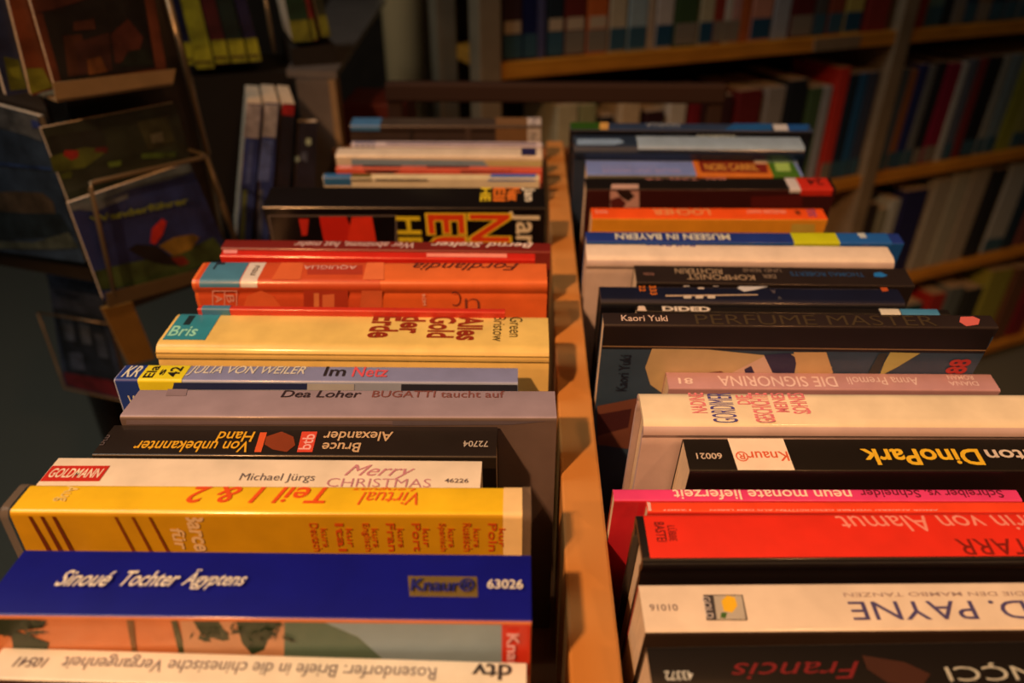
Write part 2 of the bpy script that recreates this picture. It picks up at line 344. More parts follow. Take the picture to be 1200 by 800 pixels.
book('thin red booklet with teal label squeezed behind thick yellow hardcover', (234, 592, 357, 362), .002, 6, ob(196, 40, 18), ob(196, 40, 18), group=GL, bands=[(237, 270, 360, ob(66, 100, 96), .006)])
book('thick yellow hardcover with dark red sideways title and teal label', (212, 642, 363, 408), -.002, 4, ob(226, 164, 70), ob(222, 158, 70), hard=True, r=.007, group=GL,
     bands=[(209, 257, 372, ob(44, 112, 98), 0, 'spine_label', (.03, .80))],
     texts=[('Green', 's', 597, 370, 612, 395, -90, ob(70, 50, 16), .0), ('Bristow', 's', 578, 366, 592, 400, -90, ob(70, 50, 16), .0), ('Alles', 's', 536, 366, 566, 399, -90, ob(140, 34, 10), .05), ('Gold', 's', 502, 367, 534, 396, -90, ob(140, 34, 10), .05),
            ('der', 's', 469, 369, 498, 391, -90, ob(140, 34, 10), .05), ('Erde', 's', 434, 367, 468, 396, -90, ob(140, 34, 10), .05), ('Bris', 's', 200, 382, 232, 394, 0, ob(150, 190, 170), .02), ('1', 's', 218, 370, 226, 381, -90, ob(20, 34, 30), .04)])
book('slim blue paperback with yellow label and white and red title', (148, 607, 427, 445), -.009, 0, ob(128, 112, 112), ob(150, 134, 120), r=.0015, group=GL,
     bands=[(142, 170, 436, ob(26, 44, 84), .10, 'cover_print'), (168, 219, 436, YEL, .012)],
     prints=[('c', [(204, 447), (360, 447), (360, 456), (202, 456)], ob(38, 40, 60)), ('c', [(470, 447), (607, 448), (607, 458), (470, 458)], ob(42, 36, 36)), ('c', [(360, 447), (415, 447), (415, 457), (360, 457)], ob(176, 150, 120))],
     texts=[('KR', 's', 147, 429, 165, 442, 0, ob(214, 180, 150), .02, .2), ('V', 'c', 152, 463, 160, 478, 0, ob(214, 180, 150), .02, .2), ('Ela', 's', 172, 429, 184, 443, 90, BLK, .04), ('s', 's', 188, 433, 194, 440, 90, BLK, .04), ('42', 's', 198, 430, 212, 442, 90, BLK, .04), ('JULIA VON WEILER', 's', 221, 429, 358, 441, 0, ob(210, 174, 146), .015, .2),
            ('Im', 's', 381, 428, 406, 441, 0, ob(40, 26, 22), .02), ('Netz', 's', 414, 429, 455, 442, 0, ob(214, 70, 60), .02)])
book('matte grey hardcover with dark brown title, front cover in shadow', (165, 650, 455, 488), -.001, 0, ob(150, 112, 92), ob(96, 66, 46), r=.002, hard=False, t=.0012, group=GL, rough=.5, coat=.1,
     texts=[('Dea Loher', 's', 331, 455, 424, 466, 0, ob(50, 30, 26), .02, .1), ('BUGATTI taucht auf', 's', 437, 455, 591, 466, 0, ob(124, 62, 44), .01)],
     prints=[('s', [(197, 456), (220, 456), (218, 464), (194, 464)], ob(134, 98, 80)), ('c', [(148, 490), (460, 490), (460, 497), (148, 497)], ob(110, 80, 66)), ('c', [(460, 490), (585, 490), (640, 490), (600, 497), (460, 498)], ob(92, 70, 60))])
book('black paperback with upside-down title, red tree picture and small red square', (135, 583, 497, 533), -.005, 0, ob(34, 20, 10), ob(30, 18, 8), group=GL, r=.0012,
     prints=[('s', [(354, 506), (372, 506), (366, 530), (348, 530)], ob(214, 60, 30)), ('s', [(305, 507), (313, 507), (306, 530), (298, 530)], ob(216, 74, 26)), ('s', [(312, 512), (330, 506), (344, 512), (346, 522), (336, 530), (320, 527), (310, 521)], ob(130, 46, 14))],
     texts=[('btb', 's', 353, 509, 367, 527, 90, ob(240, 150, 110), .02), ('Alexander', 's', 379, 506, 460, 517, 180, ob(200, 140, 80), .02), ('Bruce', 's', 377, 519, 422, 530, 180, ob(200, 140, 80), .02), ('Hand', 's', 255, 506, 297, 518, 180, ob(222, 140, 20), .02), ('Von unbekannter', 's', 157, 517, 292, 530, 180, ob(222, 140, 20), .02),
            ('72704', 's', 543, 517, 572, 524, 180, ob(180, 140, 96), .02), ('btb', 's', 116, 510, 126, 522, 90, ob(90, 66, 50))])
book('white paperback with a red corner label beside black paperback', (70, 565, 535, 572), .000, 0, ob(232, 184, 132), group=GL,
     prints=[('s', [(62, 546), (129, 546), (116, 564), (44, 564)], ob(196, 32, 14))],
     texts=[('GOLDMANN', 's', 59, 549, 119, 560, 0, ob(232, 190, 150), .03, .1), ('Michael Jürgs', 's', 281, 555, 369, 566, 0, ob(110, 84, 64), .0), ('Merry', 's', 404, 545, 486, 562, 0, ob(196, 110, 90), 0, .5), ('CHRISTMAS', 's', 383, 561, 505, 571, 0, ob(190, 110, 90), -.01), ('46226', 's', 521, 561, 549, 566, 0, ob(110, 80, 60), .02)])
book('bright yellow boxed case with brown stripes in a clear sleeve', (38, 612, 566, 600), .005, 0, ob(238, 164, 20), ob(196, 122, 8), group=GL, r=.0022, rough=.3, coat=.6, film=.0035, name='media_case',
     bands=[(590, 612, 580, ob(236, 170, 90), .12, 'clear_edge')],
     prints=[('c', [(32+i*14, 602), (36+i*14, 602), (70+i*13, 660), (64+i*13, 660)], ob(104, 34, 4)) for i in range(3)]+[('c', [(133+i*20, 602), (136+i*20, 602), (167+i*20, 660), (163+i*20, 660)], ob(128, 50, 6)) for i in range(3)],
     texts=[('Teil 1 & 2', 's', 222, 569, 384, 590, 180, ob(226, 70, 14), .02, .3), ('Lenguas', 's', 414, 566, 488, 576, 180, ob(228, 80, 20), 0, .3), ('Virtual', 's', 420, 577, 490, 592, 180, ob(228, 80, 20), 0, .3), ('Barce', 'c', 222, 600, 243, 645, -90, ob(226, 160, 90), .05, .1), ('für', 'c', 203, 618, 219, 643, -90, ob(226, 160, 90), .04, .1), ('Aug', 's', 68, 570, 88, 588, -90, ob(226, 170, 80), 0)]
     +[(a, 'c', 365+i*29.6, 612, 375+i*29.6, 645, -90, ob(200, 66, 8), .02) for i, a in enumerate(['Deutsch', 'Ital', 'Englisch', 'Fran', 'Port', 'Spanisch', 'Russisch', 'Poln'])]
     +[(a, 'c', 377+i*29.6, 618, 385+i*29.6, 640, -90, ob(200, 66, 8), .02) for i, a in enumerate(['kurs', 'kur', 'kurs', 'kurs', 'kur', 'kurs', 'kurs', 'kur'])])
book('deep blue paperback with white italic title and small bronze label', (30, 622, 643, 722), .002, 0, ob(12, 14, 82), ob(206, 104, 48), ob(12, 14, 82), group=GL, r=.0012, rough=.4,
     prints=[('s', [(478, 675), (559, 676), (560, 700), (480, 699)], ob(110, 76, 26)), 
             ('c', [(-40, 724), (30, 724), (55, 726), (50, 735), (20, 738), (58, 752), (45, 790), (20, 790), (14, 745), (-40, 740)], ob(36, 40, 18)),
             ('c', [(148, 724), (156, 724), (160, 760), (168, 790), (160, 790)], ob(120, 70, 26)), ('c', [(200, 724), (207, 724), (214, 750), (232, 790), (216, 790)], ob(70, 60, 24)), ('c', [(210, 722), (345, 722), (345, 790), (220, 790)], ob(198, 122, 70)),
             ('c', [(226, 724), (256, 724), (270, 748), (262, 750), (236, 742)], ob(40, 46, 18)), ('c', [(276, 724), (330, 724), (318, 740), (310, 760), (296, 766), (284, 752)], ob(38, 46, 20)),
             ('c', [(333, 724), (380, 724), (420, 745), (470, 790), (333, 790)], ob(88, 92, 60)), ('c', [(380, 724), (588, 724), (588, 790), (470, 790), (420, 745)], ob(138, 134, 112)), ('c', [(588, 724), (624, 724), (624, 790), (588, 790)], ob(206, 44, 18))]+leaves(250, 736, 34, 14, 16, ob(38, 44, 18))+leaves(305, 740, 40, 22, 22, ob(38, 44, 18))+leaves(30, 735, 30, 16, 12, ob(38, 44, 18)),
     texts=[('Sinoué', 's', 70, 671, 134, 690, 0, ob(222, 180, 170), .025, .45), ('Tochter', 's', 146, 672, 212, 690, 0, ob(222, 180, 170), .025, .45), ('Ägyptens', 's', 216, 670, 290, 694, 0, ob(222, 180, 170), .025, .45), ('Knaur®', 's', 482, 680, 556, 696, 0, ob(30, 26, 70), .03), ('63026', 's', 571, 682, 613, 693, 0, ob(222, 180, 160), .03), ('Knaur', 'c', 594, 738, 608, 788, -90, ob(236, 150, 120), .03)])
book('cream paperback nearest in the left row with upside-down grey title', (5, 617, 757, 797), -.014, 0, ob(228, 186, 136), ob(60, 30, 18), group=GL,
     texts=[('Rosendorfer: Briefe in die chinesische Vergangenheit', 's', 70, 771, 512, 791, 180, ob(128, 100, 74), .01), ('10541', 's', 17, 770, 55, 782, 180, ob(110, 80, 60), .02, .2), ('dtv', 's', 553, 778, 600, 797, 180, ob(50, 36, 26), .03)])
# ---- right row, far to near
book('dark navy hardcover at the far end with a bright green left end', (668, 948, 143, 152), .021, 12, ob(40, 46, 52), ob(14, 14, 16), hard=True, group=GR, r=.002,
     prints=[('s', [(668, 143), (703, 143), (703, 153), (668, 153)], ob(36, 62, 8)), ('s', [(703, 143), (713, 143), (713, 153), (703, 153)], ob(200, 130, 50)), ('s', [(860, 145), (905, 145), (905, 156), (850, 156)], ob(24, 68, 90)), ('s', [(905, 146), (922, 146), (926, 155), (909, 155)], ob(190, 160, 150)), ('s', [(922, 146), (948, 146), (948, 157), (926, 157)], ob(20, 62, 90))],
     texts=[('NOVELLA', 's', 757, 144, 796, 149, 180, ob(140, 124, 100), .02)])
book('silver-grey rounded book with dark blue strip on its left end', (672, 935, 155, 173), .024, 12, ob(140, 136, 118), ob(16, 24, 30), hard=True, r=.008, group=GR, rough=.3, coat=.6,
     bands=[(672, 746, 164, ob(26, 34, 38), .10, 'cover_print')], prints=[('s', [(676, 163), (726, 163), (732, 167), (720, 170), (676, 170)], ob(120, 124, 116)), ('c', [(746, 176), (830, 176), (846, 180), (885, 181), (885, 188), (746, 188)], ob(20, 26, 34)), ('c', [(885, 176), (936, 176), (936, 200), (885, 200)], ob(128, 126, 108))],
     texts=[('MARTINI', 's', 752, 156, 805, 160, 180, ob(60, 56, 50), .01), ('FARROW', 's', 815, 156, 860, 161, 180, ob(190, 170, 140), .01)])
book('lavender paperback with maroon panel and green right end', (686, 932, 187, 205), .006, 12, ob(112, 110, 132), ob(110, 90, 60), group=GR,
     bands=[(900, 932, 195, ob(62, 88, 14), .01, 'cover_print'), (813, 901, 195, ob(196, 90, 20), .01, 'cover_print')],
     prints=[('s', [(818, 189), (898, 190), (900, 203), (822, 202)], ob(116, 24, 10)), ('s', [(907, 191), (924, 191), (927, 201), (910, 201)], ob(150, 156, 60)), ('s', [(880, 188), (898, 188), (899, 192), (886, 192)], ob(216, 150, 90))],
     texts=[('NORI CARRIL', 's', 826, 192, 888, 200, 0, ob(206, 130, 40), .02), ('BRILLANTER ROMAN', 's', 705, 193, 768, 197, 0, ob(140, 124, 140)), ('SCHÖN UND BITTER', 's', 706, 198, 798, 202, 0, ob(170, 130, 130), .01)])
book('dark maroon book with a portrait photo and red end label', (685, 972, 208, 222), .001, 12, ob(16, 9, 6), ob(54, 12, 8), group=GR, r=.0015,
     bands=[(922, 938, 215, ob(196, 160, 126), .003), (935, 972, 215, ob(190, 32, 14), .006)],
     prints=[('s', [(717, 216), (748, 216), (749, 223), (716, 223)], ob(190, 130, 90)), ('c', [(715, 223), (749, 223), (749, 243), (715, 243)], ob(200, 130, 96)), ('c', [(722, 223), (738, 223), (744, 230), (736, 236), (728, 231)], ob(40, 18, 12)), ('c', [(715, 234), (726, 230), (734, 238), (730, 243), (716, 243)], ob(90, 26, 18)), ('c', [(880, 230), (940, 228), (940, 243), (880, 243)], ob(84, 16, 10))],
     texts=[('24', 's', 946, 210, 964, 217, 180, ob(40, 10, 8), .03), ('BAL TAEL YA', 's', 755, 208, 850, 211, 180, ob(190, 110, 80), .01)])
book('orange paperback with bright red-orange spine between maroon and blue books', (692, 963, 243, 256), -.009, 12, ob(234, 70, 14), ob(222, 124, 20), group=GR,
     prints=[('c', [(928, 262), (955, 262), (955, 272), (926, 272)], ob(200, 144, 44))],
     texts=[('LOCHER', 's', 765, 245, 832, 252, 180, ob(224, 130, 60), .02), ('FRIEDER FAIST', 's', 874, 246, 920, 250, 180, ob(236, 150, 100)), ('btb', 's', 698, 246, 712, 250, 0, ob(236, 140, 90)), ('a', 's', 932, 247, 938, 252, 180, BLK, .03), ('mo', 's', 946, 246, 956, 254, -90, ob(90, 60, 90))])
book('flat blue book with white capitals and yellow label near its right end', (686, 1052, 271, 283), .0, 12, ob(30, 44, 84), ob(26, 68, 100), group=GR,
     bands=[(962, 1040, 276, ob(28, 76, 108), .05, 'cover_print'), (927, 980, 276, ob(190, 166, 12), .004)],
     prints=[('s', [(1003, 272), (1012, 272), (1016, 279), (1008, 279)], ob(180, 160, 140))],
     texts=[('MUSEEN IN BAYERN', 's', 721, 274, 855, 281, 180, ob(214, 180, 150), .03)])
book('white rounded hardcover with small blue and red lettering', (686, 1037, 282, 304), .003, 12, ob(230, 178, 124), ob(196, 146, 106), hard=True, r=.006, group=GR,
     texts=[('Ralf Bönt', 's', 757, 282, 814, 289, 180, ob(60, 56, 90), .02), ('Dichters', 's', 815, 282, 852, 286, 180, ob(206, 90, 60), .02), ('dtv', 's', 1008, 285, 1018, 288, 180, ob(150, 90, 60))])
book('black paperback with small upside-down silver capitals', (743, 1060, 310, 331), -.004, 12, ob(36, 22, 14), ob(30, 18, 12), group=GR,
     texts=[('RICHTERIN', 's', 791, 315, 846, 321, 180, ob(170, 124, 76), .0), ('UND SEINE', 's', 870, 315, 915, 319, 180, ob(130, 94, 60)), ('KOMPONIST', 's', 805, 322, 884, 328, 180, ob(170, 124, 76), .0), ('DER', 's', 894, 322, 909, 326, 180, ob(150, 110, 70)), ('THOMAS ROBERTS', 's', 926, 319, 1012, 324, 180, ob(36, 62, 76), .01), ('btb', 's', 754, 320, 766, 323, 180, ob(150, 90, 60))],
     prints=[('s', [(1024, 320), (1032, 319), (1040, 323), (1034, 325), (1024, 324)], ob(30, 96, 130))])
book('navy rounded paperback with orange characters and white bird shape', (702, 1050, 332, 354), -.005, 12, ob(16, 17, 26), ob(14, 12, 12), hard=True, r=.005, group=GR,
     prints=[('s', [(865, 332), (880, 334), (893, 331), (900, 336), (884, 340), (872, 342), (864, 338)], ob(190, 160, 140)), ('s', [(1030, 335), (1038, 334), (1041, 341), (1034, 342)], ob(176, 66, 20)), ('s', [(780, 346), (888, 345), (888, 346.2), (780, 347.6)], ob(190, 140, 90))]
       +[('s', [(801+i*17, 334+(i % 2)*3), (808+i*17, 334+(i % 2)*3), (808+i*17, 336+(i % 2)*3), (801+i*17, 336+(i % 2)*3)], ob(190, 150, 110)) for i in range(3)]+[('s', [(801+i*14, 347), (810+i*14, 347), (810+i*14, 350), (801+i*14, 350)], ob(196, 156, 110)) for i in range(3)],
     texts=[('22', 's', 749, 332, 756, 342, -90, ob(200, 90, 20), .04), ('333', 's', 761, 332, 769, 346, -90, ob(200, 90, 20), .04), ('V', 's', 904, 340, 909, 344, 0, ob(120, 90, 70)), ('A', 's', 911, 348, 916, 351, 0, ob(100, 80, 60))])
book('thin black booklet with bold white capitals and teal end label', (745, 1110, 358, 365), -.006, 12, ob(22, 14, 8), ob(22, 14, 8), group=GR,
     bands=[(1030, 1053, 363, ob(206, 170, 120)), (1054, 1098, 363, ob(64, 108, 110))],
     texts=[('DIDED', 's', 776, 359, 832, 365, 0, ob(214, 170, 120), .07)], prints=[('s', [(748, 358), (755, 358), (758, 366), (747, 366)], ob(210, 160, 110))])
DEEP = ob(40, 24, 16)
book('dark brown comic paperback with blue-grey illustrated cover and red round emblem', (706, 1160, 366, 381), .019, 12, ob(40, 25, 18), ob(52, 60, 60), group=GR,
     prints=[('c', [(706, 380), (1166, 386), (1163, 410), (704, 405)], ob(26, 14, 9)), ('c', [(704, 404.5), (1163, 409.5), (1163, 410.8), (704, 405.8)], ob(150, 100, 54)), ('c', [(704, 405.8), (1163, 410.8), (1163, 413.5), (704, 408)], ob(30, 20, 16)),
             ('c', [(764, 408), (830, 409), (900, 416), (960, 412), (975, 430), (955, 460), (860, 500), (790, 470), (762, 450), (756, 430)], ob(206, 150, 84)),
             ('c', [(850, 440), (895, 417), (905, 420), (920, 450), (880, 460)], ob(224, 160, 110)), ('c', [(895, 415), (925, 413), (934, 420), (930, 440), (905, 436)], ob(40, 34, 50)), ('c', [(872, 432), (880, 428), (884, 436), (874, 440)], ob(44, 34, 52)), ('c', [(930, 412), (968, 412), (976, 436), (962, 446), (936, 440)], ob(216, 150, 80)),
             ('c', [(790, 440), (845, 434), (850, 437), (800, 447)], ob(130, 66, 34)), ('c', [(700, 475), (750, 465), (790, 480), (770, 530), (700, 520)], ob(120, 60, 34)), ('c', [(700, 485), (740, 478), (736, 500), (700, 510)], ob(70, 26, 20)),
             ('c', [(1043, 412), (1078, 413), (1050, 430), (1030, 440), (1036, 424)], ob(190, 150, 66)), ('c', [(1030, 413), (1040, 413), (1028, 438), (1015, 440)], ob(50, 44, 32)),
             ('s', [(1125, 372), (1140, 371.5), (1148, 375), (1146, 381), (1132, 383), (1124, 378)], ob(206, 84, 60))],
     bands=[(700, 1170, 372, ob(36, 21, 14), .006, 'cover_print')],
     texts=[('Kaori Yuki', 's', 728, 370, 782, 377, 0, ob(196, 144, 100), .02), ('PERFUME MASTER', 's', 815, 370, 1095, 382, 0, ob(64, 43, 20), -.01), ('Kaori Yuki', 'c', 724, 415, 737, 457, 90, ob(26, 26, 30), .01), ('88', 'c', 1110, 420, 1135, 437, 20, ob(190, 40, 26), .06)])
book('rose-pink paperback with upside-down pale capitals leaning on comic', (780, 1160, 435, 455), -.016, 12, ob(186, 118, 92), ob(176, 112, 86), group=GR,
     texts=[('DIE SIGNORINA', 's', 842, 441, 980, 453, 180, ob(226, 166, 130), .01), ('Anna Premoli', 's', 993, 442, 1076, 451, 180, ob(226, 166, 130), .0), ('ROMAN', 's', 1110, 440, 1140, 445, 180, ob(226, 166, 130), .01), ('DIANA', 's', 1112, 447, 1146, 452, 180, ob(226, 166, 130), .01), ('81', 's', 795, 443, 812, 450, 180, ob(228, 170, 130), .03)])
book('large cream hardcover with sideways pink and blue capitals', (748, 1300, 455, 500), .010, 12, ob(234, 182, 118), ob(206, 150, 112), hard=True, r=.006, group=GR, t=.0028,
     texts=[('NADINE', 's', 808, 457, 826, 484, 90, ob(222, 104, 84), .03), ('GORDIMER', 's', 831, 455, 860, 495, 90, ob(80, 60, 90), .0), ('DIE', 's', 863, 463, 878, 474, 90, ob(222, 104, 84), .03), ('GESCHICHTE', 's', 880, 455, 903, 495, 90, ob(222, 104, 84), .03), ('MEINES', 's', 905, 457, 921, 483, 90, ob(222, 104, 84), .03), ('SOHNES', 's', 925, 457, 945, 485, 90, ob(222, 104, 84), .03), ('.', 's', 946, 480, 950, 484, 90, ob(222, 104, 84))])
book('black paperback with yellow upside-down title and white square label', (800, 1300, 513, 552), .0, 12, ob(22, 13, 6), ob(24, 12, 8), group=GR,
     prints=[('s', [(852, 513), (917, 513), (933, 556), (866, 556)], ob(240, 190, 138))],
     texts=[('60021', 's', 816, 531, 846, 538, 180, ob(200, 150, 100), .02), ('Knaur®', 's', 862, 529, 924, 541, 180, ob(214, 74, 30), .02), ('DinoPark', 's', 1011, 526, 1150, 545, 180, ob(226, 152, 24), .04), ('Crichton', 's', 1156, 527, 1275, 541, 180, ob(206, 160, 110), .03)])
book('thin hot-pink paperback with white upside-down title', (718, 1190, 572, 587), -.010, 12, ob(222, 52, 76), ob(200, 30, 30), ob(150, 12, 10), group=GR,
     texts=[('neun monate lieferzeit', 's', 789, 573, 998, 586, 180, ob(240, 180, 150), .02), ('Schreiber vs. Schneider', 's', 1008, 574, 1175, 583, 180, ob(110, 20, 30), .015)])
book('thin orange-red book in front of hot-pink paperback', (757, 1300, 587, 600), -.005, 12, ob(236, 58, 20), ob(226, 40, 20), group=GR,
     prints=[('s', [(757, 588), (762, 589), (764, 602), (755, 602)], ob(216, 150, 110))],
     texts=[('1200?', 's', 777, 597, 810, 601, 180, ob(240, 150, 110), .02), ('AMOR ANDERS? WEITERE GESCHICHTEN AUS DEM LEBEN', 's', 832, 597, 1100, 601, 180, ob(240, 150, 110), .02)])
book('thick red book with a black border and dark red upside-down lettering', (745, 1300, 602, 658), .0, 12, ob(20, 12, 8), ob(18, 12, 8), group=GR, hard=True, r=.002,
     bands=[(758, 1300, 630, ob(220, 36, 14), 0, 'cover_print', (.0, .93))],
     texts=[('Die Zauberin von Alamut', 's', 980, 600, 1360, 622, 180, ob(230, 120, 80), .0, -.3), ('JUDITH TARR', 's', 1120, 625, 1330, 650, 180, ob(120, 20, 8), .01), ('BASTEI', 's', 768, 612, 780, 635, -90, ob(90, 10, 6), .03), ('LÜBBE', 's', 783, 616, 794, 634, -90, ob(90, 10, 6), .03)])
book('white glossy paperback with digital-style upside-down title and framed yellow picture', (748, 1300, 683, 742), -.012, 12, ob(226, 174, 118), ob(60, 36, 20), ob(150, 20, 14), group=GR, r=.002, rough=.3, coat=.6,
     bands=[],
     prints=[('s', [(740, 683), (1300, 679), (1300, 681), (740, 685.3)], ob(130, 20, 12)), ('s', [(824, 697), (870, 697), (876, 727), (828, 727)], ob(60, 46, 34)), ('s', [(836, 698), (869, 698), (874, 726), (840, 726)], ob(176, 140, 96)), ('s', [(845, 704), (852, 698), (861, 700), (864, 710), (858, 718), (848, 716)], ob(226, 150, 20)), ('s', [(845, 718), (852, 718), (850, 725), (844, 724)], ob(60, 80, 20))],
     texts=[('01016', 's', 761, 708, 794, 716, 180, ob(130, 96, 70), .02), ('C. D. PAYNE', 's', 996, 704, 1265, 726, 180, ob(74, 56, 70), .005), ('DIE DEN MAMBO TANZEN', 's', 988, 694, 1200, 699, 180, ob(160, 116, 84), .01), ('GOLD', 's', 825, 699, 834, 725, -90, ob(190, 150, 110), .02)])
book('black paperback nearest in the right row with cream and dark red script', (757, 1300, 757, 812), -.015, 12, ob(16, 9, 5), ob(14, 8, 5), group=GR,
     prints=[('s', [(1010, 768), (1060, 776), (1090, 790), (1080, 806), (1040, 800), (1016, 784)], ob(60, 24, 10))],
     texts=[('43372', 's', 779, 786, 812, 797, 180, ob(200, 170, 130), .02), ('Francis', 's', 856, 776, 1010, 796, 180, ob(110, 18, 14), 0, .4), ('PIRINÇCI', 's', 1108, 776, 1290, 797, 180, ob(176, 146, 100), .0)])

# ------------------------------------------------------------------ bookshelf behind
SA = Vector((-.052, 1.350, 0)); SANG = math.radians(25.5); SD = Vector((math.cos(SANG), math.sin(SANG), 0)); SN = Vector((SD.y, -SD.x, 0))
shelf = thing('bookshelf', 'grey metal library bookshelf with orange-brown wooden shelves full of books', 'bookshelf', SA, (0, 0, SANG))
sw = wood_mat(ob(180, 82, 14, .40), (1, 6, 6)); steel = mat((.34, .29, .21), .45, .2, .08, 20, .02); dk = mat((.02, .016, .013), .8, 0)
LEV = [Z0-.03+.33, Z0-.03, Z0-.35, Z0-.655]
def spx(px, z, off=0.0):
    p = SA-SN*off; return along(Vector((p.x, p.y, z)), SD, px)
b1 = spx(1052, LEV[1]); e0 = spx(590, LEV[1])
for z in LEV[:4]:
    box('shelf_board', e0-.005, b1, 0, .25, z-.028, z, sw, shelf, .002)
    box('shelf_board', b1+.042, b1+1.05, 0, .25, z-.028, z, sw, shelf, .002)
box('back_panel', e0-.03, b1+1.05, .252, .262, .05, 1.6, dk, shelf)
for s_ in (b1, b1+1.05): box('upright', s_, s_+.042, -.004, .26, .0, 1.6, steel, shelf, .002)
box('upright', e0-.045, e0-.005, -.004, .045, 0, 1.6, steel, shelf, .002); box('upright', e0-.045, e0-.005, .215, .26, 0, 1.6, steel, shelf, .002)
box('label_holder', spx(955, LEV[1]), spx(1009, LEV[1]), -.003, 0, LEV[1]-.027, LEV[1]-.002, mat((.32, .27, .2), .5), shelf)
CN = {}
def shelf_book(s0, s1, z, h, c, lab=None, lean=0., word='', where='', stick='', off=.012, white=None, page=False, depth=.15, slack=0):
    wd = s1-s0
    lb = f'{word} book{" with "+stick if stick else ""}, {where}'
    root = thing('book', lb, 'book', SA+SD*((s0+s1)/2)-SN*off+Vector((0, 0, z+.0003+abs(math.sin(lean))*wd/2)), (0, 0, SANG), group='books on the metal bookshelf')
    root.rotation_euler = (Matrix.Rotation(SANG, 3, 'Z') @ Matrix.Rotation(lean, 3, 'Y')).to_euler()
    g = wd*.46
    box('cover', -g, g, 0, depth, 0, h, mat(c, .5, .15), root, min(.002, g*.4))
    box('page_block', -g+.0012, g-.0012, .003, depth+.001, .002, h+.0006, page_mat(), root)
    if white: box('spine_label', -g*.86, g*.86, -.0004, .001, white[0], white[1], ink((.75, .68, .55)), root)
    if lab: box('shelf_sticker', -g*.96, g*.96, -.0006, .001, .004, .042, ink(lab), root)
    return root
TL = (.05, .16, .28); GY = (.30, .30, .28); BL = (.02, .11, .26); NONE = None
def col(r, g, b): return ob(r, g, b, .42)
def run(rows, z, where, lean=0., base=None, off=.012):
    for i, row in enumerate(rows):
        x0, x1, h, c, lab, word = row[:6]; wh = row[6] if len(row) > 6 else None; ln = row[7] if len(row) > 7 else lean
        base_ = ORD[i]
        shelf_book(spx(x0, z), spx(x1, z), z, h, c, lab, ln, word, where.format(base_), 'white and blue stickers' if wh and lab else ('blue sticker' if lab in (BL, TL) else ('grey sticker' if lab else '')), off, wh)
ORD = ['leftmost', 'second from left', 'third from left', 'fourth from left', 'fifth from left', 'sixth from left', 'seventh from left', 'eighth from left', 'ninth from left', 'tenth from left', 'eleventh from left', 'twelfth from left', 'thirteenth from left', 'fourteenth from left', 'fifteenth from left', 'sixteenth from left', 'seventeenth from left', 'eighteenth from left', 'nineteenth from left', 'twentieth from left', 'twenty-first from left', 'twenty-second from left', 'twenty-third from left', 'twenty-fourth from left']
WL = (.044, .064)
run([(592, 616, .20, col(50, 24, 18), TL, 'dark brown', WL), (616, 633, .20, col(14, 16, 34), TL, 'dark blue'), (633, 643, .20, col(60, 48, 52), NONE, 'slim grey'), (644, 664, .20, col(22, 24, 20), TL, 'blackish', WL),
     (664, 689, .20, col(84, 22, 10), GY, 'dark red', WL), (690, 715, .21, col(156, 62, 16), GY, 'orange', WL), (716, 737, .21, col(150, 112, 66), TL, 'cream'), (738, 761, .21, col(120, 110, 90), TL, 'black and white patterned'), (761, 769, .20, col(140, 100, 60), NONE, 'thin beige'), (770, 791, .21, col(150, 116, 80), BL, 'pale cream'),
     (792, 820, .22, col(44, 50, 18), GY, 'olive green'), (821, 838, .22, col(140, 108, 62), BL, 'sandy'), (838, 850, .21, col(112, 32, 14), GY, 'slim red'), (850, 859, .21, col(150, 118, 80), GY, 'slim white'), (859, 869, .21, col(140, 84, 56), GY, 'pinkish'), (869, 880, .21, col(136, 56, 16), NONE, 'slim orange'),
     (881, 906, .21, col(150, 84, 50), BL, 'salmon'), (907, 927, .21, col(120, 100, 76), NONE, 'grey-white'), (928, 955, .22, col(72, 16, 10), GY, 'wine red'), (956, 970, .21, col(60, 46, 30), TL, 'black and cream'), (972, 990, .22, col(104, 40, 16), TL, 'rust brown'), (991, 1012, .22, col(140, 104, 36), BL, 'mustard'), (1016, 1043, .22, col(104, 26, 12), NONE, 'brick red')], LEV[1], '{}, top shelf')
run([(1078, 1087, .20, col(110, 26, 12), NONE, 'slim red'), (1087, 1106, .20, col(70, 74, 50), TL, 'grey-green'), (1107, 1118, .20, col(24, 22, 16), NONE, 'black'), (1118, 1132, .20, col(96, 74, 50), GY, 'beige'), (1133, 1146, .20, col(30, 36, 34), TL, 'dark green'), (1147, 1162, .20, col(96, 60, 30), GY, 'tan'), (1163, 1178, .20, col(24, 24, 22), TL, 'charcoal'), (1179, 1194, .20, col(60, 40, 26), TL, 'brown'), (1195, 1212, .20, col(90, 70, 40), TL, 'sand')], LEV[1], '{}, top shelf right of the upright')
